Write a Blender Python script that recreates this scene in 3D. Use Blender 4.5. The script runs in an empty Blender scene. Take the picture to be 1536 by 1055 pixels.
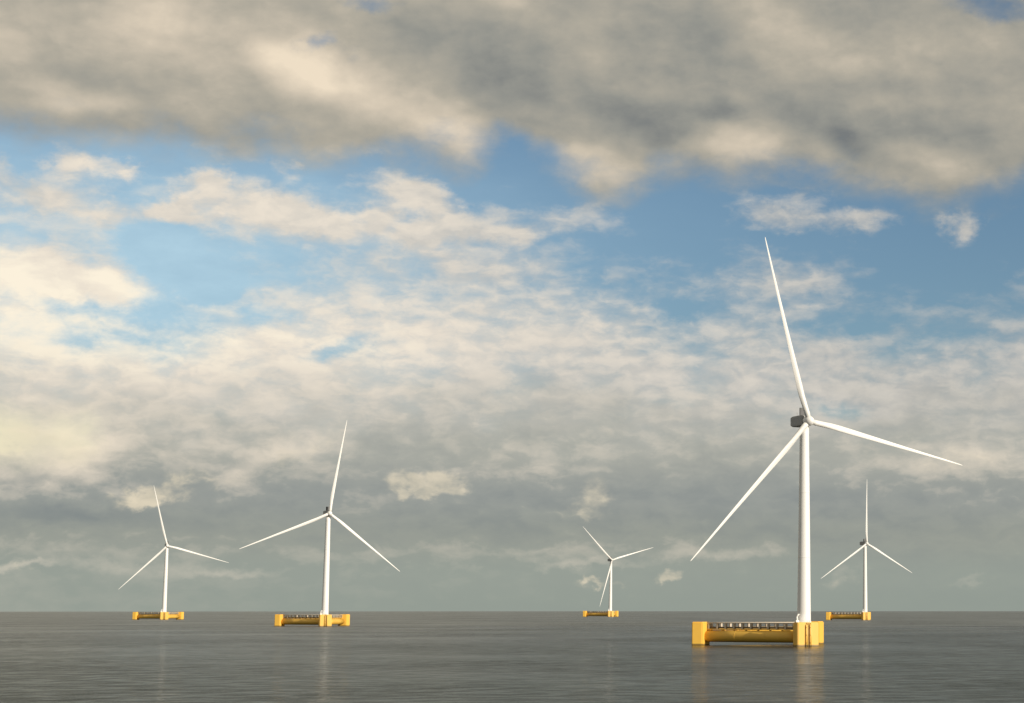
import bpy, bmesh, math, random
from mathutils import Vector, Matrix

scene = bpy.context.scene
col = scene.collection
R = math.radians
EARTH = 6.371e6                     # the sea curves away: its horizon lies 15.6 km off

# ------------------------------------------------------------------ camera
EYE = 19.12
cam_data = bpy.data.cameras.new('camera')
cam = bpy.data.objects.new('camera', cam_data)
col.objects.link(cam)
cam.location = (0, 0, EYE)
cam.rotation_euler = (R(90 + 7.429), 0, 0)
cam_data.sensor_width = 36
cam_data.lens = 36 * 2931.94 / 1536
cam_data.shift_x = -(1250.97 - 768) / 1536
cam_data.clip_start = 1
cam_data.clip_end = 90000
scene.camera = cam

# ------------------------------------------------------------------ exposure
scene.view_settings.view_transform = 'Standard'
scene.view_settings.look = 'None'
scene.view_settings.exposure = 0
scene.view_settings.gamma = 1
scene.view_settings.use_curve_mapping = False
scene.cycles.caustics_reflective = False
scene.cycles.caustics_refractive = False

# ------------------------------------------------------------------ sun
SUN_AZ, SUN_EL = 55, 17             # right of straight behind the camera; height
sun_dir = Vector((math.sin(R(SUN_AZ)) * math.cos(R(SUN_EL)), -math.cos(R(SUN_AZ)) * math.cos(R(SUN_EL)), math.sin(R(SUN_EL))))
sun_data = bpy.data.lights.new('sun', 'SUN')
sun_data.energy = 4.7
sun_data.angle = R(0.5)
sun_data.color = (1.0, 0.90, 0.76)
sun = bpy.data.objects.new('sun', sun_data)
col.objects.link(sun)
sun.rotation_euler = (-sun_dir).to_track_quat('-Z', 'Y').to_euler()
sun.location = (60, -60, 60)


# ------------------------------------------------------------------ node helpers
class Graph:
    """Small expression builder on top of a node tree."""
    def __init__(self, tree):
        self.t = tree

    def node(self, kind, **kw):
        n = self.t.nodes.new(kind)
        for k, v in kw.items():
            setattr(n, k, v)
        return n

    def put(self, sock, v):
        if isinstance(v, bpy.types.NodeSocket):
            self.t.links.new(v, sock)
        elif v is not None:
            sock.default_value = v

    def m(self, op, a, b=None, c=None, clamp=False):
        n = self.node('ShaderNodeMath', operation=op, use_clamp=clamp)
        for i, v in enumerate((a, b, c)):
            self.put(n.inputs[i], v)
        return n.outputs[0]

    def add(self, a, b): return self.m('ADD', a, b)
    def sub(self, a, b): return self.m('SUBTRACT', a, b)
    def mul(self, a, b): return self.m('MULTIPLY', a, b)
    def mad(self, a, b, c): return self.m('MULTIPLY_ADD', a, b, c)

    def vm(self, op, a, b=None, c=None, out=0):
        n = self.node('ShaderNodeVectorMath', operation=op)
        for i, v in enumerate((a, b, c)):
            self.put(n.inputs[i], v)
        return n.outputs[out]

    def comb(self, x, y, z=0.0):
        n = self.node('ShaderNodeCombineXYZ')
        for i, v in enumerate((x, y, z)):
            self.put(n.inputs[i], v)
        return n.outputs[0]

    def sep(self, v):
        n = self.node('ShaderNodeSeparateXYZ')
        self.put(n.inputs[0], v)
        return n.outputs

    def noise(self, vec, scale, detail=5, rough=0.55, lac=2.0, dist=0.0):
        n = self.node('ShaderNodeTexNoise')
        n.noise_dimensions = '3D'
        self.put(n.inputs['Vector'], vec)
        n.inputs['Scale'].default_value = scale
        n.inputs['Detail'].default_value = detail
        n.inputs['Roughness'].default_value = rough
        n.inputs['Lacunarity'].default_value = lac
        n.inputs['Distortion'].default_value = dist
        return n.outputs['Fac'], n.outputs['Color']

    def smooth(self, x, lo, hi, a=0.0, b=1.0):
        n = self.node('ShaderNodeMapRange', interpolation_type='SMOOTHSTEP')
        for i, v in enumerate((x, lo, hi, a, b)):
            self.put(n.inputs[i], v)
        return n.outputs[0]

    def lin(self, x, lo, hi, a=0.0, b=1.0):
        n = self.node('ShaderNodeMapRange')
        n.clamp = True
        for i, v in enumerate((x, lo, hi, a, b)):
            self.put(n.inputs[i], v)
        return n.outputs[0]

    def ramp(self, x, stops, interp='LINEAR'):
        n = self.node('ShaderNodeValToRGB')
        self.put(n.inputs[0], x)
        cr = n.color_ramp
        cr.interpolation = interp
        while len(cr.elements) < len(stops):
            cr.elements.new(0.5)
        for e, (p, c) in zip(cr.elements, stops):
            e.position = p
            e.color = (*c, 1)
        return n.outputs[0]

    def curve(self, x, pts):
        n = self.node('ShaderNodeFloatCurve')
        self.put(n.inputs['Value'], x)
        cm = n.mapping.curves[0]
        cm.points[0].location = pts[0]
        cm.points[1].location = pts[-1]
        for p in pts[1:-1]:
            cm.points.new(*p)
        n.mapping.update()
        return n.outputs[0]

    def mix(self, f, a, b, blend='MIX'):
        n = self.node('ShaderNodeMix', data_type='RGBA', blend_type=blend)
        n.clamp_factor = True
        self.put(n.inputs[0], f)
        self.put(n.inputs[6], a)
        self.put(n.inputs[7], b)
        return n.outputs[2]

    def scale(self, v, k):
        n = self.node('ShaderNodeVectorMath', operation='SCALE')
        self.put(n.inputs[0], v)
        self.put(n.inputs['Scale'], k)
        return n.outputs[0]

    def blobs(self, P, table):
        """Sum of soft lumps (azimuth, elevation, half-width, half-height, tilt, weight), in degrees."""
        acc = 0.0
        for (a, e, sa, se, rot, w) in table:
            n = self.node('ShaderNodeMapping', vector_type='TEXTURE')
            # (the tiny term makes each lump wait for the one before: keeps the shader's stack short)
            self.put(n.inputs[0], P if isinstance(acc, float) else self.vm('MULTIPLY_ADD', acc, (1e-12, 1e-12, 1e-12), P))
            n.inputs['Location'].default_value = (a, e, 0)
            n.inputs['Rotation'].default_value = (0, 0, R(rot))
            n.inputs['Scale'].default_value = (sa, se, 1)
            r = self.vm('LENGTH', n.outputs[0], out=1)
            acc = self.add(self.smooth(r, 0.0, 1.0, w, 0.0), acc)
        return acc


def lin1(c):
    c /= 255
    return c / 12.92 if c <= 0.04045 else ((c + 0.055) / 1.055) ** 2.4


def rgb(r, g, b, k=1.0):
    return (lin1(r) * k, lin1(g) * k, lin1(b) * k)


# ------------------------------------------------------------------ sky (Nishita air with layers of procedural cloud)
STRENGTH = 0.1
KC = 1 / STRENGTH
world = bpy.data.worlds.new('World')
scene.world = world
world.use_nodes = True
wt = world.node_tree
world.cycles.sampling_method = 'MANUAL'
world.cycles.sample_map_resolution = 512
wt.nodes.clear()
g = Graph(wt)
out = g.node('ShaderNodeOutputWorld')
bg = g.node('ShaderNodeBackground')
bg.inputs['Strength'].default_value = STRENGTH
wt.links.new(bg.outputs[0], out.inputs[0])

sky = g.node('ShaderNodeTexSky', sky_type='NISHITA')
sky.sun_disc = False
sky.sun_elevation = R(SUN_EL)
sky.sun_rotation = R(180 - SUN_AZ)
sky.air_density = 1.0
sky.dust_density = 0.6
sky.ozone_density = 1.6

D = g.node('ShaderNodeTexCoord').outputs['Generated']
dx, dy, dz = g.sep(D)
az = g.mul(g.m('ARCTAN2', dx, dy), 57.2958)
el = g.mul(g.m('ARCSINE', dz), 57.2958)
N1 = g.vm('MULTIPLY', D, (57.2958, 57.2958, 57.2958 * 1.35))   # about degrees
N2 = g.vm('MULTIPLY', D, (57.2958, 57.2958, 57.2958 * 2.6))    # the same, forms flattened
P0 = g.comb(az, el)

w1 = g.vm('SUBTRACT', g.noise(N1, 0.75, 5, 0.62)[1], (0.5, 0.5, 0.5))
P = g.vm('MULTIPLY_ADD', w1, (2.1, 1.15, 0), P0)                # billowing offset of the chart
pa, pe, _ = g.sep(P)
w2 = g.vm('SUBTRACT', g.noise(N1, 0.34, 3, 0.5)[1], (0.5, 0.5, 0.5))
Pf = g.vm('MULTIPLY_ADD', w2, (2.0, 1.1, 0), P0)                # a softer, broader one

big = g.noise(N2, 0.22, 4, 0.5)[0]                              # broad forms
mid = g.noise(N1, 0.55, 5, 0.55)[0]
mid_l = g.noise(g.vm('ADD', N1, (0.5, -0.1, 0.6)), 0.55, 4, 0.5)[0]     # the same a step towards the light
relief = g.sub(mid, mid_l)
N3 = g.vm('MULTIPLY', D, (57.2958, 57.2958, 57.2958 * 2.3))
N3 = g.vm('MULTIPLY_ADD', g.vm('SUBTRACT', g.noise(N1, 1.1, 3, 0.5)[1], (0.5, 0.5, 0.5)), (1.1, 1.1, 1.1), N3)
puffn = g.noise(N3, 0.95, 5, 0.55)[0]                           # small rounded puffs
puff = g.smooth(puffn, 0.36, 0.66)
puff_s = g.sub(puffn, g.noise(g.vm('ADD', N3, (0.2, 0, 0.5)), 0.95, 4, 0.5)[0])
streak = g.noise(N2, 0.60, 6, 0.6)[0]                           # flat rows of altocumulus
streak_l = g.noise(g.vm('ADD', N2, (0.3, 0, 0.7)), 0.60, 4, 0.55)[0]
srel = g.sub(streak, streak_l)

azn = g.lin(az, -30, 12)
def prof(pts):                                                   # profile over azimuth, given in degrees
    return g.mul(g.curve(azn, [(min(1, max(0, (a + 30) / 42)), e / 30) for a, e in pts]), 30)

# --- blue air; a thin bright veil to the left
blue = g.vm('MULTIPLY', sky.outputs[0], (0.68, 0.785, 0.86))
veil = g.blobs(Pf, [(-21.68, 8.68, 17.59, 6.45, 0, 0.75), (-18.26, 10.73, 21.50, 5.08, 0, 0.25)])
veil = g.m('MULTIPLY', veil, g.mad(g.sub(streak, 0.5), 0.6, 0.8), clamp=True)
blue = g.mix(veil, blue, (*rgb(186, 217, 232, KC), 1))

# --- broken altocumulus and small cumulus in the blue band
edge_c = prof([(-30, 12.0), (-23.46, 10.19), (-21.58, 10.15), (-19.98, 9.33), (-19.24, 8.54), (-17.84, 9.08), (-15.49, 9.75), (-10.80, 10.04), (-6.92, 9.75), (-4.16, 8.92), (-2.00, 9.33), (-0.02, 9.14), (1.56, 8.45), (3.53, 8.44), (5.62, 8.80), (12, 9.3)])
cov = g.lin(g.sub(edge_c, pe), -1.5, 2.2, -0.36, 0.58)
cum = g.blobs(P, [
    (-21.77, 12.13, 1.21, 0.82, 0, 0.95), (-20.45, 12.02, 1.09, 0.51, 0, 0.85), (-17.99, 12.01, 0.86, 0.66, 0, 0.75), (-16.74, 11.19, 3.71, 1.41, -6, 0.95), (-14.98, 10.91, 2.15, 0.78, -12, 0.5), (-18.95, 10.96, 0.78, 0.59, 0, 0.7), (-19.87, 10.72, 2.54, 0.59, 0, 0.5),
    (-12.76, 11.92, 2.54, 0.86, -14, 0.72), (-11.79, 11.39, 1.76, 0.70, -12, 0.55), (-13.39, 11.08, 0.78, 0.66, 0, 0.7), (-12.24, 10.61, 1.09, 0.66, 0, 0.8), (-10.82, 10.80, 1.76, 0.66, 0, 0.55), (-9.37, 10.66, 1.17, 0.55, 10, 0.62), (-10.06, 11.34, 1.76, 0.51, 0, 0.4), (3.85, 11.03, 1.17, 0.86, 20, 1), (-2.01, 11.51, 2.15, 0.86, -12, 0.62),
    (-0.02, 11.28, 2.93, 0.66, 0, 0.55), (1.37, 11.28, 2.15, 0.86, 0, 0.45), (-22.49, 11.17, 2.93, 0.78, 0, 0.55), (-23.55, 11.98, 0.78, 0.78, 0, 0.6), (-7.53, 11.19, 2.35, 0.78, 0, 0.42), (-0.62, 12.06, 1.37, 0.66, 0, 0.45), (-16.42, 12.42, 1.37, 0.31, -10, 0.5), (-13.54, 12.94, 1.37, 0.31, 0, 0.5), (-17.81, 12.83, 1.17, 0.39, 0, 0.5),
    (-11.96, 10.85, 6.25, 2.15, 0, 0.3), (-16.46, 11.02, 5.86, 1.76, 0, 0.15), (-21.45, 11.07, 6.25, 1.37, 0, 0.34), (-1.01, 9.92, 5.86, 1.37, 0, 0.26), (-11.74, 9.72, 3.91, 0.78, 0, 0.25), (-1.21, 9.43, 2.54, 0.78, 0, 0.25), (-22.39, 9.19, 3.71, 1.37, 0, 0.35), (-21.17, 8.81, 2.93, 0.86, -8, 0.5),
    (-14.39, 7.27, 1.56, 0.39, 16, -0.5), (-17.82, 8.80, 1.76, 0.51, 12, -0.42), (-16.26, 8.12, 1.17, 0.47, 0, -0.4), (-20.79, 8.10, 4.30, 0.51, -4, -0.38), (-20.76, 7.36, 3.32, 0.39, -4, -0.36), (-18.93, 9.49, 2.15, 1.17, -20, -0.4), (-4.75, 8.62, 1.17, 0.51, 0, -0.4), (0.38, 8.26, 2.93, 0.59, 0, -0.4), (-4.53, 5.99, 1.17, 0.27, 0, -0.2), (0.08, 5.66, 1.56, 0.35, -6, -0.35), (-12.12, 9.70, 1.17, 0.47, 0, -0.3)])
dens_c = g.add(g.mad(g.sub(puff, 0.5), 0.21, g.add(cov, cum)), g.mad(g.sub(streak, 0.5), 0.9, g.mul(g.sub(mid, 0.5), 0.5)))
a_c = g.smooth(dens_c, -0.18, 0.72)
lift_c = g.blobs(Pf, [(-16.11, 11.41, 8.21, 2.15, 0, 0.35), (-20.98, 12.01, 3.13, 1.17, 0, 0.3), (-20.76, 7.46, 6.45, 2.15, 0, 0.22), (-23.37, 8.58, 8.21, 3.71, 0, 0.48), (-19.86, 6.76, 12.12, 3.32, 0, 0.34), (-14.51, 8.09, 9.77, 2.74, 0, 0.3), (-19.95, 8.78, 2.74, 0.59, -16, 0.4), (-22.90, 9.15, 1.76, 1.17, -30, 0.35), (-21.61, 7.23, 5.08, 0.78, -6, 0.4), (-13.37, 7.18, 3.91, 0.98, 0, 0.2), (-6.90, 8.30, 9.77, 1.76, 0, 0.12), (5.61, 8.32, 13.68, 5.86, 0, -0.3), (-0.02, 11.28, 7.82, 2.35, 0, -0.18)])
tone_c = g.mad(g.sub(puff, 0.5), 0.11, g.mad(puff_s, 0.24, g.mad(srel, 0.22, g.mad(lift_c, 0.60, 0.47))))
col_c = g.ramp(tone_c, [(0.0, rgb(152,158,166)), (0.25, rgb(183,183,180)), (0.5, rgb(210,205,196)), (0.75, rgb(233,223,208)), (1.0, rgb(252,241,220))])

# --- grey layer below, down to the horizon
a_d = g.smooth(g.mad(big, 2.2, g.mad(g.sub(mid, 0.5), 1.4, g.sub(pe, 1.1))), 4.0, 7.4, 1.0, 0.0)
thin = g.blobs(P, [(0.18, 5.72, 2.15, 0.59, -6, 0.4)])
a_d = g.m('SUBTRACT', a_d, thin, clamp=True)
base_d = g.ramp(g.lin(el, 0, 9), [(0.0, rgb(149,157,148)), (0.10, rgb(152,159,150)), (0.22, rgb(154,158,149)), (0.36, rgb(154,158,153)), (0.50, rgb(171,172,163)), (0.68, rgb(188,185,174)), (0.85, rgb(198,193,182)), (1.0, rgb(203,198,187))], 'EASE')
lump_d = g.blobs(P, [
    (-20.68, 5.63, 8.21, 2.93, 0, 0.75), (-22.16, 4.49, 5.86, 2.15, 0, 0.75), (-21.30, 4.33, 2.35, 1.37, 20, 0.7), (-21.43, 3.42, 2.74, 0.78, 0, 0.5),
    (-19.78, 2.94, 1.17, 0.35, 0, 0.7), (-16.20, 4.09, 2.35, 0.51, 24, 0.8), (-14.95, 4.68, 2.93, 0.78, 24, 0.6), (-13.35, 6.61, 5.08, 1.17, 0, 0.35), (-12.21, 6.07, 1.76, 0.78, 0, 0.45),
    (-7.58, 2.72, 1.95, 0.27, 0, 0.6), (-9.80, 4.00, 2.54, 0.78, 0, 0.4), (-9.57, 6.51, 1.56, 0.35, 0, 0.45),
    (-7.36, 1.22, 2.35, 0.20, 0, 0.6), (3.86, 0.80, 1.17, 0.23, 8, 0.5), (0.18, 0.81, 0.98, 0.35, 14, 0.45), (3.69, 4.35, 2.93, 0.78, 10, 0.8), (4.86, 4.05, 2.35, 0.86, 0, 0.7), (1.55, 4.65, 5.08, 1.37, 0, 0.4), (-22.66, 1.06, 1.37, 0.18, 0, 0.7), (-19.96, 1.12, 3.91, 0.23, 0, 0.35), (-17.34, 0.95, 2.54, 0.20, 0, 0.5),
    (-9.46, 1.52, 10.94, 0.39, 0, 0.35), (-2.93, 1.58, 3.91, 0.31, 0, 0.45), (1.15, 4.26, 1.17, 0.39, 0, 0.2), (-9.54, 5.16, 7.82, 1.56, 0, 0.25), (-4.93, 6.77, 7.82, 1.37, 0, 0.12),
    (-22.06, 2.47, 4.69, 0.59, 0, -1.1), (-20.71, 2.62, 5.86, 1.17, 0, -0.5), (-13.96, 2.25, 8.21, 0.98, 0, -0.3), (-15.80, 2.94, 2.54, 0.51, 8, -0.6), (-19.64, 3.61, 1.17, 0.63, 0, -0.8), (-18.90, 4.67, 1.76, 0.98, 10, -0.35), (-13.28, 4.14, 1.37, 1.17, 20, -0.5), (-16.24, 5.02, 2.35, 0.78, 0, -0.2), (-9.50, 3.14, 2.74, 0.39, 0, -0.45), (-8.72, 2.29, 7.82, 0.78, 0, -0.4), (-7.20, 3.26, 0.78, 0.39, 0, -0.3), (-4.88, 2.89, 6.25, 1.17, 0, -0.5), (1.54, 2.60, 6.25, 1.17, 0, -0.6), (-2.35, 2.12, 3.91, 0.31, 0, -0.5), (0.77, 6.60, 3.91, 0.78, -14, -0.4), (2.92, 5.03, 3.91, 1.17, 0, -0.2), (-10.67, 4.76, 1.95, 0.98, 0, -0.2)])
fade = g.smooth(el, 0.1, 3.0, 0.15, 1.0)
var_d = g.mad(g.mul(g.mad(relief, 0.8, g.mul(srel, 0.5)), fade), 0.34, g.mad(g.mul(g.sub(big, 0.5), fade), 0.28, g.mul(lump_d, 0.2)))
var_d = g.mad(g.mul(g.mad(g.sub(puff, 0.5), 0.7, puff_s), fade), 0.16, var_d)
var_d = g.add(var_d, g.lin(az, -24, 6, 0.03, -0.05))
col_d = g.mix(g.m('MULTIPLY', var_d, 1.9, clamp=True), base_d, (*rgb(240,226,206), 1))
col_d = g.mix(g.m('MULTIPLY', var_d, -1.35, clamp=True), col_d, (*rgb(114,124,130), 1))
glow = g.blobs(P, [(-23.03, 4.60, 1.76, 1.17, 6, 0.35), (-22.17, 4.67, 2.35, 1.37, 0, 0.2), (-21.23, 4.61, 0.98, 1.17, 0, 0.4)])
col_d = g.mix(g.m('MULTIPLY', glow, 0.9, clamp=True), col_d, (*rgb(255,246,206), 1))

# --- a few small sunlit cumulus standing in front of the grey
Pc = g.vm('MULTIPLY_ADD', g.vm('SUBTRACT', g.noise(N1, 1.6, 4, 0.55)[1], (0.5, 0.5, 0.5)), (1.5, 1.1, 0), P0)
heap = g.blobs(Pc, [(-12.44, 3.47, 0.74, 0.59, 0, 1), (-11.51, 3.60, 0.66, 0.59, 0, 0.9), (-10.79, 3.49, 0.66, 0.39, 0, 0.7), (-11.85, 3.23, 1.86, 0.29, 0, 0.55), (-6.97, 3.22, 0.86, 0.90, 0, 0.75), (-7.58, 2.72, 1.56, 0.23, 0, 0.4), (-18.83, 3.15, 1.76, 0.51, 12, 0.95), (-18.14, 3.45, 0.90, 0.51, 12, 0.7), (-19.78, 2.94, 0.98, 0.31, 0, 0.5),
    (-6.88, 0.70, 1.09, 0.20, 0, 0.85), (-4.76, 0.86, 0.63, 0.25, 10, 0.9), (3.69, 4.29, 2.54, 0.70, 8, 0.45), (0.18, 0.81, 0.86, 0.31, 12, 0.3), (-23.03, 4.60, 1.45, 0.94, 6, 1.1), (-21.65, 4.41, 1.95, 1.37, 0, 0.4), (-15.66, 4.10, 2.54, 0.43, 22, 0.42), (-14.77, 4.78, 1.95, 0.51, 30, 0.35), (-22.33, 1.10, 1.17, 0.18, 0, 0.5)])
heap_d = g.mul(heap, g.mad(g.sub(puffn, 0.5), 2.6, g.mad(relief, 3.0, 0.85)))
a_k = g.mul(g.smooth(heap_d, 0.05, 1.05), g.lin(az, -25, -12, 0.95, 0.62))
col_k = g.mix(g.lin(az, -25.2, -21, 0.0, 1.0), (*rgb(255, 246, 208), 1), (*rgb(214, 204, 181), 1))
col_k = g.mix(g.m('MULTIPLY', g.add(relief, puff_s), 2.0, clamp=True), col_k, (*rgb(240, 226, 198), 1))
col_d = g.mix(a_k, col_d, col_k)

# --- the large dark cloud overhead, its lower edge hanging into the blue
edge_a = prof([(-30, 15.8), (-23.60, 12.96), (-21.03, 13.01), (-17.81, 12.94), (-15.05, 12.94), (-12.02, 12.91), (-10.58, 13.04), (-9.63, 13.52), (-8.74, 12.98), (-6.96, 12.32), (-4.99, 12.36), (-3.60, 12.58), (-1.22, 12.80), (0.18, 12.53), (2.57, 12.05), (3.96, 11.99), (5.66, 12.43), (12, 14.6)])
hole = g.blobs(P, [(-15.10, 15.91, 1.25, 0.70, 20, 0.85), (-13.67, 17.01, 1.76, 0.70, 0, 0.9), (4.81, 17.42, 3.32, 0.98, -10, 1.02), (-9.62, 13.46, 0.78, 0.78, 0, 0.25), (-14.01, 15.62, 1.17, 0.59, 20, 0.55), (-10.97, 16.95, 1.17, 0.59, 0, 0.2), (-0.82, 12.84, 1.17, 0.59, 0, 0.3)])
soft = g.sub(g.noise(N1, 0.42, 5, 0.5)[0], 0.5)
dens_a = g.m('MINIMUM', g.mad(soft, 2.2, g.sub(el, edge_a)), 1.3)
dens_a = g.sub(g.mad(g.sub(puffn, 0.5), 0.7, g.mad(g.sub(mid, 0.5), 0.9, dens_a)), g.mul(hole, 1.5))
a_a = g.smooth(dens_a, -0.85, 0.75)
lump_a = g.blobs(Pf, [
    (-15.31, 15.10, 2.74, 1.29, -22, 1.4), (-19.40, 16.23, 2.35, 1.37, 0, 0.9), (-13.02, 14.40, 3.71, 1.29, -25, 0.8), (-11.47, 13.63, 2.54, 0.86, -14, 1), (-17.91, 15.36, 5.08, 1.37, 0, 0.5), (-22.19, 15.33, 5.08, 1.76, 0, 0.3), (-21.93, 13.74, 2.15, 0.63, 0, 0.55), (-19.29, 13.79, 3.91, 0.78, 0, 0.2),
    (-7.56, 12.82, 2.93, 0.86, -14, 1), (-8.55, 13.24, 1.56, 0.59, -10, 0.3), (-2.62, 13.56, 1.76, 1.09, 0, 1.45), (-4.80, 12.99, 1.56, 0.78, 30, 0.5), (-1.43, 16.48, 3.91, 2.35, -50, 0.6), (2.99, 16.09, 4.30, 1.17, 0, 0.7), (2.77, 12.71, 3.91, 0.78, -6, 0.5), (4.58, 14.53, 2.35, 0.98, 0, 0.35), (-9.81, 17.20, 1.76, 0.78, 0, 0.6), (-7.22, 15.89, 1.17, 0.78, 0, 0.3),
    (-20.74, 14.39, 3.91, 0.78, 0, -0.5), (-22.59, 13.05, 4.30, 0.70, 0, -0.75), (-17.82, 13.07, 5.08, 0.59, 0, -0.6), (-10.15, 15.30, 2.35, 2.15, -30, -0.85), (-12.11, 16.14, 1.95, 0.98, -30, -0.5), (-7.00, 14.85, 4.69, 1.37, 0, -0.6), (-4.81, 14.05, 4.30, 0.98, 0, -0.8), (0.78, 15.15, 2.35, 0.66, 0, -0.45), (-0.22, 14.00, 4.30, 0.98, -30, -0.85), (-4.44, 16.44, 3.91, 1.37, 0, -0.4), (2.98, 13.79, 3.91, 0.70, 0, -0.4), (-3.42, 14.45, 1.17, 0.51, 0, -0.5)])
tone_a = g.add(g.mad(relief, 0.45, g.mad(puff_s, 0.18, g.mad(soft, 0.28, 0.43))), g.mul(lump_a, 0.29))
tone_a = g.add(tone_a, g.lin(az, -24, 4, 0.10, -0.09))
col_a = g.ramp(tone_a, [(0.0, rgb(120,124,125)), (0.25, rgb(150,150,143)), (0.5, rgb(177,171,157)), (0.75, rgb(208,196,177)), (1.0, rgb(238,222,198))])

c = g.mix(a_c, blue, g.scale(col_c, KC))
c = g.mix(a_d, c, g.scale(col_d, KC))
c = g.mix(a_a, c, g.scale(col_a, KC))
wt.links.new(c, bg.inputs['Color'])


# ------------------------------------------------------------------ materials
def material(name):
    m = bpy.data.materials.new(name)
    m.use_nodes = True
    t = m.node_tree
    return m, Graph(t), t.nodes['Principled BSDF'], t.nodes['Material Output']


def paint(name, base, var, rough, wet=False, metallic=0.0):
    """Weathered coat: faint mottling, run-off streaks, optional growth at the waterline."""
    m, q, b, o = material(name)
    pos = q.node('ShaderNodeTexCoord').outputs['Object']
    n1 = q.noise(pos, 0.35, 5, 0.6)[0]
    n2 = q.noise(q.vm('MULTIPLY', pos, (2.2, 2.2, 0.12)), 1.0, 4, 0.6)[0]
    k = q.mad(q.sub(n1, 0.5), var, q.mad(q.sub(n2, 0.5), var, 1.0))
    c = q.scale((*base,), k)
    if wet:
        x, y, z = q.sep(pos)
        lvl = q.add(z, q.mul(q.sub(n1, 0.5), 1.2))
        c = q.mix(q.smooth(lvl, 0.2, 1.1, 0.85, 0.0), c, (0.075, 0.055, 0.025, 1))
        rust = q.m('MULTIPLY', q.smooth(n2, 0.60, 0.75), 0.28)
        c = q.mix(rust, c, (0.33, 0.15, 0.04, 1))
    t = m.node_tree
    t.links.new(c, b.inputs['Base Color'])
    q.put(b.inputs['Roughness'], q.mad(n1, 0.2, rough - 0.1))
    b.inputs['Metallic'].default_value = metallic
    return m


M_WHITE = paint('white_coating', (0.84, 0.83, 0.80), 0.05, 0.45)
M_GREY = paint('grey_cladding', (0.34, 0.34, 0.33), 0.10, 0.55)
M_CHAR = paint('charcoal_radiator', (0.085, 0.088, 0.09), 0.15, 0.6)
M_DARK = paint('dark_grating', (0.16, 0.115, 0.06), 0.15, 0.7)
M_YELLOW = paint('yellow_marine_paint', (0.80, 0.475, 0.072), 0.10, 0.5, wet=True)
M_PALE = paint('galvanised_rail', (0.55, 0.47, 0.36), 0.10, 0.5)


# ------------------------------------------------------------------ sea
def sea_material():
    m, q, b, o = material('sea_water')
    t = m.node_tree
    t.nodes.remove(b)
    pos = q.node('ShaderNodeNewGeometry').outputs['Position']
    swell = q.noise(q.vm('MULTIPLY', pos, (1.0, 1.0, 1.0)), 0.022, 4, 0.55, dist=1.2)[0]
    wave = q.noise(q.vm('MULTIPLY', pos, (1.25, 1.0, 1.0)), 0.085, 6, 0.60, dist=1.5)[0]
    ripple = q.noise(q.vm('MULTIPLY', pos, (0.7, 1.0, 1.0)), 0.8, 3, 0.6)[0]
    calm = q.lin(q.noise(pos, 0.006, 3, 0.5)[0], 0.35, 0.65, 0.45, 1.25)
    h = q.mad(swell, 0.35, q.mul(calm, q.mad(wave, 1.15, q.mul(ripple, 0.10))))
    bump = q.node('ShaderNodeBump')
    bump.inputs['Strength'].default_value = 1.0
    bump.inputs['Distance'].default_value = 1.0
    q.put(bump.inputs['Height'], h)
    # unresolved ripples far out make the surface read rougher; wind patches vary it
    patch = q.noise(q.vm('MULTIPLY', pos, (0.4, 1.0, 1.0)), 0.0030, 4, 0.55)[0]
    far = q.vm('LENGTH', pos, out=1)
    rough = q.add(q.lin(far, 500, 2200, 0.105, 0.32), q.lin(patch, 0.3, 0.7, -0.02, 0.06))
    gl = q.node('ShaderNodeBsdfAnisotropic')
    gl.inputs['Color'].default_value = (0.55, 0.555, 0.53, 1)      # steep facets and foam films eat part of the mirror
    q.put(gl.inputs['Roughness'], rough)
    di = q.node('ShaderNodeBsdfDiffuse')
    di.inputs['Color'].default_value = (0.030, 0.034, 0.030, 1)
    fr = q.node('ShaderNodeFresnel')
    fr.inputs['IOR'].default_value = 1.333
    mx = q.node('ShaderNodeMixShader')
    for n in (gl, di, fr):
        t.links.new(bump.outputs[0], n.inputs['Normal'])
    t.links.new(fr.outputs[0], mx.inputs[0])
    t.links.new(di.outputs[0], mx.inputs[1])
    t.links.new(gl.outputs[0], mx.inputs[2])
    t.links.new(mx.outputs[0], o.inputs['Surface'])
    return m


def build_sea():
    bm = bmesh.new()
    seg = 360
    radii = [25 * (60000 / 25) ** (i / 239) for i in range(240)]
    c0 = bm.verts.new((0, 0, 0))
    prev = None
    for r in radii:
        ring = [bm.verts.new((r * math.cos(2 * math.pi * k / seg), r * math.sin(2 * math.pi * k / seg), -r * r / 2 / EARTH)) for k in range(seg)]
        for k in range(seg):
            j = (k + 1) % seg
            if prev is None:
                bm.faces.new((c0, ring[k], ring[j]))
            else:
                bm.faces.new((prev[k], ring[k], ring[j], prev[j]))
        prev = ring
    for f in bm.faces:
        f.smooth = True
    me = bpy.data.meshes.new('sea')
    bm.to_mesh(me)
    bm.free()
    o = bpy.data.objects.new('sea', me)
    me.materials.append(sea_material())
    col.objects.link(o)
    o['kind'] = 'structure'
    o['label'] = 'calm dark grey sea reaching to the horizon'
    return o


build_sea()


# ------------------------------------------------------------------ mesh helpers
def box(bm, c, s, rot=None, bev=0.0):
    r = bmesh.ops.create_cube(bm, size=1)
    vs = r['verts']
    mtx = Matrix.Translation(c) @ (rot.to_4x4() if rot else Matrix()) @ Matrix.Diagonal((*s, 1))
    bmesh.ops.transform(bm, matrix=mtx, verts=vs)
    if bev:
        es = list({e for v in vs for e in v.link_edges})
        bmesh.ops.bevel(bm, geom=es, offset=bev, segments=2, affect='EDGES')


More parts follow.
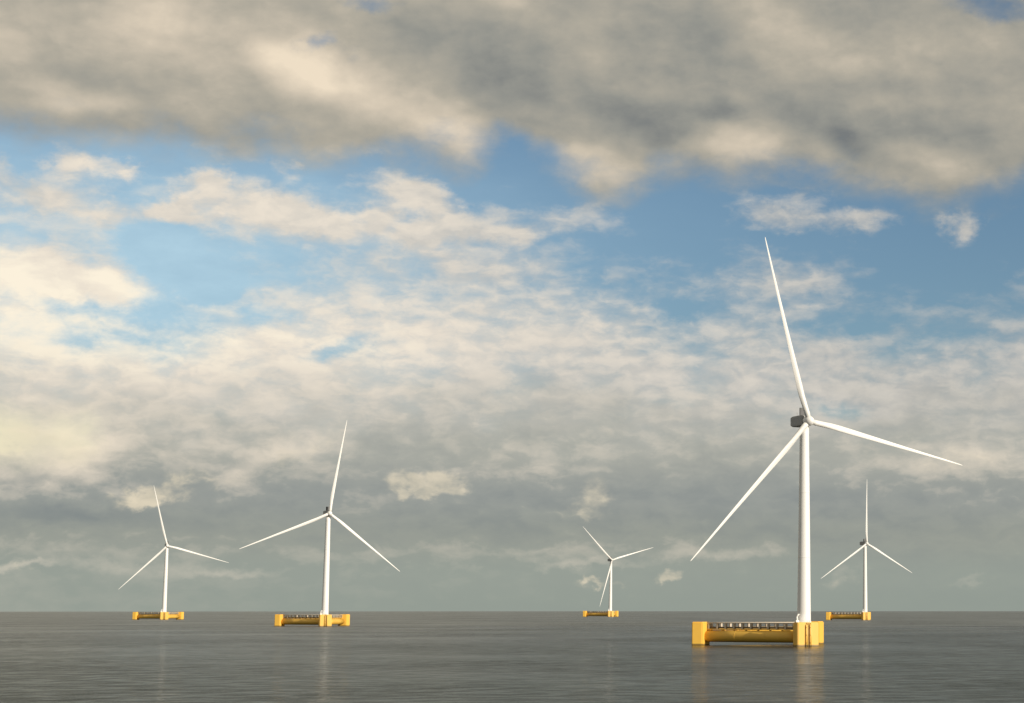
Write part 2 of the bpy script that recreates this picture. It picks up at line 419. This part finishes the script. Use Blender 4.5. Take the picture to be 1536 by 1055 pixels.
def tube(bm, pts, rad, seg=16, cap=True):
    """Circular sweep along points with a radius each."""
    rings = []
    for i, p in enumerate(pts):
        p = Vector(p)
        a = Vector(pts[max(0, i - 1)])
        b = Vector(pts[min(len(pts) - 1, i + 1)])
        d = (b - a).normalized()
        u = d.orthogonal().normalized() if abs(d.z) < 0.99 else Vector((1, 0, 0))
        if abs(d.z) < 0.99:
            u = Vector((0, 0, 1)).cross(d).normalized()
        v = d.cross(u)
        r = rad[i] if isinstance(rad, (list, tuple)) else rad
        rings.append([bm.verts.new(p + r * (math.cos(t) * u + math.sin(t) * v)) for t in [2 * math.pi * k / seg for k in range(seg)]])
    for a, b in zip(rings, rings[1:]):
        for k in range(seg):
            f = bm.faces.new((a[k], a[(k + 1) % seg], b[(k + 1) % seg], b[k]))
            f.smooth = True
    if cap:
        bm.faces.new(rings[0][::-1])
        bm.faces.new(rings[-1])


def prism(bm, plan, z0, z1, bev):
    lo = [bm.verts.new((x, y, z0)) for x, y in plan]
    hi = [bm.verts.new((x, y, z1)) for x, y in plan]
    n = len(plan)
    bm.faces.new(lo[::-1])
    bm.faces.new(hi)
    for k in range(n):
        bm.faces.new((lo[k], lo[(k + 1) % n], hi[(k + 1) % n], hi[k]))
    if bev:
        vs = set(lo + hi)
        es = [e for e in bm.edges if e.verts[0] in vs and e.verts[1] in vs]
        bmesh.ops.bevel(bm, geom=es, offset=bev, segments=2, affect='EDGES')


def obj(name, bm, mat, parent, loc=(0, 0, 0), rot=(0, 0, 0)):
    bmesh.ops.recalc_face_normals(bm, faces=bm.faces)
    me = bpy.data.meshes.new(name)
    bm.to_mesh(me)
    bm.free()
    me.materials.append(mat)
    o = bpy.data.objects.new(name, me)
    col.objects.link(o)
    o.parent = parent
    o.location = loc
    o.rotation_euler = rot
    return o


# ------------------------------------------------------------------ one floating turbine
HUB_H = 110.0
SIDE = 61.0                          # side of the three-cornered float
COL_W, COL_TOP = 11.4, 11.4
FACE = 4.6                           # outer face from the column's axis
COL_PLAN = [(-5.8, -FACE), (5.8, -FACE), (5.8, 0.6), (0, 3.95), (-5.8, 0.6)]
OVER = 4.62
ROTOR = 92.9
ROT_FLOAT = R(28.0)                 # heading of the float
YAW = R(30.38) - ROT_FLOAT           # heading of the rotor against the float
TILT = R(-4.84)


def blade_mesh():
    bm = bmesh.new()
    # distance, chord, thickness, twist, sweep towards the wind
    st = [(1.6, 3.3, 3.3, 0, 0), (4.0, 3.3, 3.25, 0, 0), (8, 3.35, 2.6, 12, 0), (13, 3.6, 1.8, 12, .05), (18, 3.7, 1.35, 10, .1), (25, 3.45, 1.0, 8, .15),
          (35, 2.95, .75, 6, .2), (47, 2.4, .55, 4, .3), (60, 1.9, .40, 2.5, .4), (73, 1.4, .28, 1.5, .6), (84, .98, .2, .6, .8), (90, .65, .13, 0, .9), (92.2, .42, .08, 0, .95), (ROTOR, .1, .03, 0, 1.0)]
    n = 20
    rings = []
    for (r, ch, th, tw, sw) in st:
        ring = []
        mixk = min(1, max(0, (r - 4) / 9))
        ch, th = ch * 0.83, th * 0.86
        for k in range(n):
            t = 2 * math.pi * k / n
            cx, cy = math.cos(t), math.sin(t)
            x = cx * ch / 2
            tail = 1 - mixk * 0.72 * max(0, -cx) ** 1.3           # thin trailing edge
            y = cy * th / 2 * tail
            x -= mixk * ch * 0.18                                  # spar sits nearer the leading edge
            ca, sa = math.cos(R(tw)), math.sin(R(tw))
            ring.append(bm.verts.new((x * ca + y * sa, -x * sa + y * ca - sw, r)))
        rings.append(ring)
    for a, b in zip(rings, rings[1:]):
        for k in range(n):
            f = bm.faces.new((a[k], a[(k + 1) % n], b[(k + 1) % n], b[k]))
            f.smooth = True
    bm.faces.new(rings[0][::-1])
    bm.faces.new(rings[-1])
    return bm


def make_turbine():
    root = bpy.data.objects.new('wind_turbine', None)
    root.empty_display_size = 5
    col.objects.link(root)

    main = Vector((0, 0, 0))
    left = Vector((-SIDE * math.sin(R(30)), SIDE * math.cos(R(30)), 0))
    right = Vector((SIDE * math.sin(R(30)), SIDE * math.cos(R(30)), 0))
    centre = (main + left + right) / 3
    cols = []
    for p in (main, left, right):
        d = (p - centre).normalized()
        a = math.atan2(d.y, d.x) + math.pi / 2                     # outer face looks outwards
        bm = bmesh.new()
        prism(bm, COL_PLAN, -6, COL_TOP, 0.35)
        c = obj('column', bm, M_YELLOW, root, p, (0, 0, a))
        cols.append(c)
        # deck edge plate
        bm = bmesh.new()
        prism(bm, [(x * 0.9, y * 0.9) for x, y in COL_PLAN], COL_TOP, COL_TOP + 0.12, 0.0)
        obj('deck_plate', bm, M_YELLOW, c)
    # boat landing on the outer face of the tower column
    bm = bmesh.new()
    yf = -FACE - 0.9
    for x in (-1.1, 1.1):
        tube(bm, [(x, yf, -4), (x, yf, COL_TOP - 1.2), (x, -FACE, COL_TOP - 0.4)], 0.30, 10)
        for z in (1.6, 5.4, 9.0):
            tube(bm, [(x, yf, z), (x, -FACE + 0.1, z)], 0.2, 8)
    obj('fender', bm, M_YELLOW, cols[0])
    bm = bmesh.new()
    for x in (-0.4, 0.4):
        tube(bm, [(x, -FACE - 0.35, -3), (x, -FACE - 0.35, COL_TOP + 1.0)], 0.09, 8)
    for k in range(30):
        z = -2 + k * 0.45
        tube(bm, [(-0.4, -FACE - 0.35, z), (0.4, -FACE - 0.35, z)], 0.04, 6)
    obj('ladder', bm, M_DARK, cols[0])

    # horizontal pontoons with a walkway on top of each
    for p, q in ((main, left), (main, right), (left, right)):
        d = (q - p).normalized()
        ln = (q - p).length
        a = math.atan2(d.y, d.x)
        mid_ = (p + q) / 2
        h = ln / 2 - 3.35
        bm = bmesh.new()
        tube(bm, [(-h, 0, 4.4), (-h / 3, 0, 4.4), (h / 3, 0, 4.4), (h, 0, 4.4)], 2.85, 48)
        for x in (-h / 3, h / 3):
            tube(bm, [(x - 0.15, 0, 4.4), (x + 0.15, 0, 4.4)], 2.89, 48)
        obj('pontoon', bm, M_YELLOW, root, mid_, (0, 0, a))
        bm = bmesh.new()
        box(bm, (0, 0, 7.85), (2 * h - 0.4, 1.6, 0.5))
        for k in range(8):
            x = -h + 2 + k * (2 * h - 4) / 7
            box(bm, (x, 0, 7.35), (0.6, 1.3, 0.5))
        w = obj('walkway', bm, M_YELLOW, root, mid_, (0, 0, a))
        bm = bmesh.new()
        for y in (-0.62, 0.62):
            box(bm, (0, y, 11.0), (2 * h - 0.4, 0.36, 0.5))
            n = 11
            for k in range(n):
                x = -h + 2.0 + k * (2 * h - 3.0) / (n - 1)
                box(bm, (x, y, 9.42), (0.85, 0.3, 2.64))
        obj('railing', bm, M_PALE, w)
        bm = bmesh.new()
        box(bm, (0, 0, 8.65), (2 * h - 1.2, 0.5, 0.9), None, 0.08)
        obj('cable_tray', bm, M_DARK, w)

    # tower with flange rings
    top = HUB_H - 2.9
    bm = bmesh.new()
    r0, r1 = 3.35, 2.25
    pts, rad = [], []
    zs = [COL_TOP, COL_TOP + 0.5, COL_TOP + 0.52]
    rs = [r0 + 0.25, r0 + 0.25, r0]
    for k in range(1, 25):
        f = k / 24
        zs.append(COL_TOP + 0.52 + f * (top - COL_TOP - 0.52))
        rs.append(r0 + (r1 - r0) * f)
    tube(bm, [(0, 0, z) for z in zs], rs, 48)
    tw = obj('tower', bm, M_WHITE, root)
    for f in (0.33, 0.66):
        bm = bmesh.new()
        z = COL_TOP + f * (top - COL_TOP)
        r = r0 + (r1 - r0) * f
        tube(bm, [(0, 0, z - 0.12), (0, 0, z + 0.12)], r + 0.05, 48)
        obj('flange', bm, M_WHITE, tw)
    bm = bmesh.new()
    tube(bm, [(0, 0, 0), (0, 0, 2.6), (0.15, -0.1, 3.3), (0.9, -0.5, 3.9)], [0.55, 0.5, 0.45, 0.3], 14)
    box(bm, (0, 0, 0.5), (1.7, 1.5, 1.0), None, 0.1)
    obj('deck_crane', bm, M_WHITE, root, (-4.3, -1.0, COL_TOP + 0.12), (0, 0, 0))

    # nacelle: its own x axis stays level, -y is the wind side
    bm = bmesh.new()
    secs = [(-1.6, 2.1, -2.2, 2.3), (-0.9, 2.5, -2.6, 2.7), (2, 2.6, -2.75, 2.8), (8.2, 2.5, -2.6, 2.7), (10.2, 2.2, -2.0, 2.4), (10.6, 1.9, -1.7, 2.1)]
    rings = []
    for y, w_, zb, zt in secs:
        ring = []
        for k in range(24):
            t = 2 * math.pi * (k + 0.5) / 24
            cx, cy = math.cos(t), math.sin(t)
            sx = math.copysign(abs(cx) ** 0.22, cx) * w_
            sz = math.copysign(abs(cy) ** 0.22, cy) * (zt - zb) / 2 + (zt + zb) / 2
            ring.append(bm.verts.new((sx, y, sz)))
        rings.append(ring)
    for a, b in zip(rings, rings[1:]):
        for k in range(24):
            bm.faces.new((a[k], a[(k + 1) % 24], b[(k + 1) % 24], b[k]))
    bm.faces.new(rings[0][::-1])
    bm.faces.new(rings[-1])
    nac = obj('nacelle', bm, M_GREY, root, (0, 0, HUB_H))
    bm = bmesh.new()
    box(bm, (0, 1.0, 4.6), (4.2, 0.7, 3.8), None, 0.12)
    obj('cooler', bm, M_CHAR, nac)
    bm = bmesh.new()
    tube(bm, [(1.2, 9.4, 2.4), (1.2, 9.4, 5.0)], 0.09, 8)
    tube(bm, [(0.7, 9.4, 4.6), (1.7, 9.4, 4.6)], 0.07, 8)
    obj('weather_mast', bm, M_GREY, nac)

    # hub and blades turn together
    bm = bmesh.new()
    prof_ = [(-3.0, 0.05), (-2.9, 0.6), (-2.5, 1.3), (-1.8, 1.95), (-0.8, 2.4), (0.4, 2.5), (1.6, 2.35), (2.4, 2.1), (3.0, 1.9)]
    rings = []
    for y, r in prof_:
        rings.append([bm.verts.new((r * math.cos(2 * math.pi * k / 32), y, r * math.sin(2 * math.pi * k / 32))) for k in range(32)])
    for a, b in zip(rings, rings[1:]):
        for k in range(32):
            f = bm.faces.new((a[k], a[(k + 1) % 32], b[(k + 1) % 32], b[k]))
            f.smooth = True
    bm.faces.new(rings[0][::-1])
    bm.faces.new(rings[-1])
    hub = obj('hub', bm, M_WHITE, root)
    hub.rotation_mode = 'QUATERNION'
    blade = obj('blade', blade_mesh(), M_WHITE, hub)
    for k in (1, 2):
        b2 = blade.copy()
        col.objects.link(b2)
        b2.parent = hub
        b2.rotation_euler = (0, R(120 * k), 0)
    return root, nac, hub


def pose(root, az_, dist, phase, dyaw):
    """Set a turbine on the sea at a bearing and distance, blades at a phase (anticlockwise from the right)."""
    a = R(az_)
    root.location = (dist * math.sin(a), dist * math.cos(a), -dist * dist / 2 / EARTH)
    root.rotation_euler = (0, 0, ROT_FLOAT)
    y = YAW + R(dyaw)
    for ch in root.children:
        if ch.name.split('.')[0] == 'nacelle':
            ch.rotation_euler = (0, 0, y)
        if ch.name.split('.')[0] == 'hub':
            rz = Matrix.Rotation(y, 3, 'Z') @ Matrix.Rotation(-TILT, 3, 'X')
            ax = rz @ Vector((0, -1, 0))
            ch.location = Vector((0, 0, HUB_H)) + ax * OVER
            ch.rotation_quaternion = (rz @ Matrix.Rotation(R(90 - phase), 3, 'Y')).to_quaternion()


def copy_tree(o, parent=None):
    c_ = o.copy()
    col.objects.link(c_)
    c_.parent = parent
    for ch in o.children:
        copy_tree(ch, c_)
    return c_


first, _, _ = make_turbine()
spots = [                            # bearing, distance, blade phase, extra yaw, label
    (-0.871, 961.1, 108.41, -0.29, 'tallest white wind turbine, nearest the viewer, on a large yellow three-cornered float with railed walkway'),
    (-14.473, 1985.2, 82.72, 0.06, 'second tallest white turbine, its top blade leaning right of upright, on a yellow float'),
    (-18.764, 3102.0, 104.71, -6.6, 'small white turbine farthest to the left, its top blade leaning left'),
    (-6.474, 3852.1, 136.31, 3.02, 'smallest and farthest white turbine, one blade hanging close beside its tower'),
    (0.905, 2834.6, 93.36, 3.63, 'small white turbine with one blade pointing straight up, behind and right of the tallest turbine'),
]
for i, (a_, d_, ph_, dy_, lab) in enumerate(spots):
    t_ = first if i == 0 else copy_tree(first)
    t_['label'] = lab
    t_['category'] = 'wind turbine'
    t_['group'] = 'floating wind turbines on the sea'
    pose(t_, a_, d_, ph_, dy_)
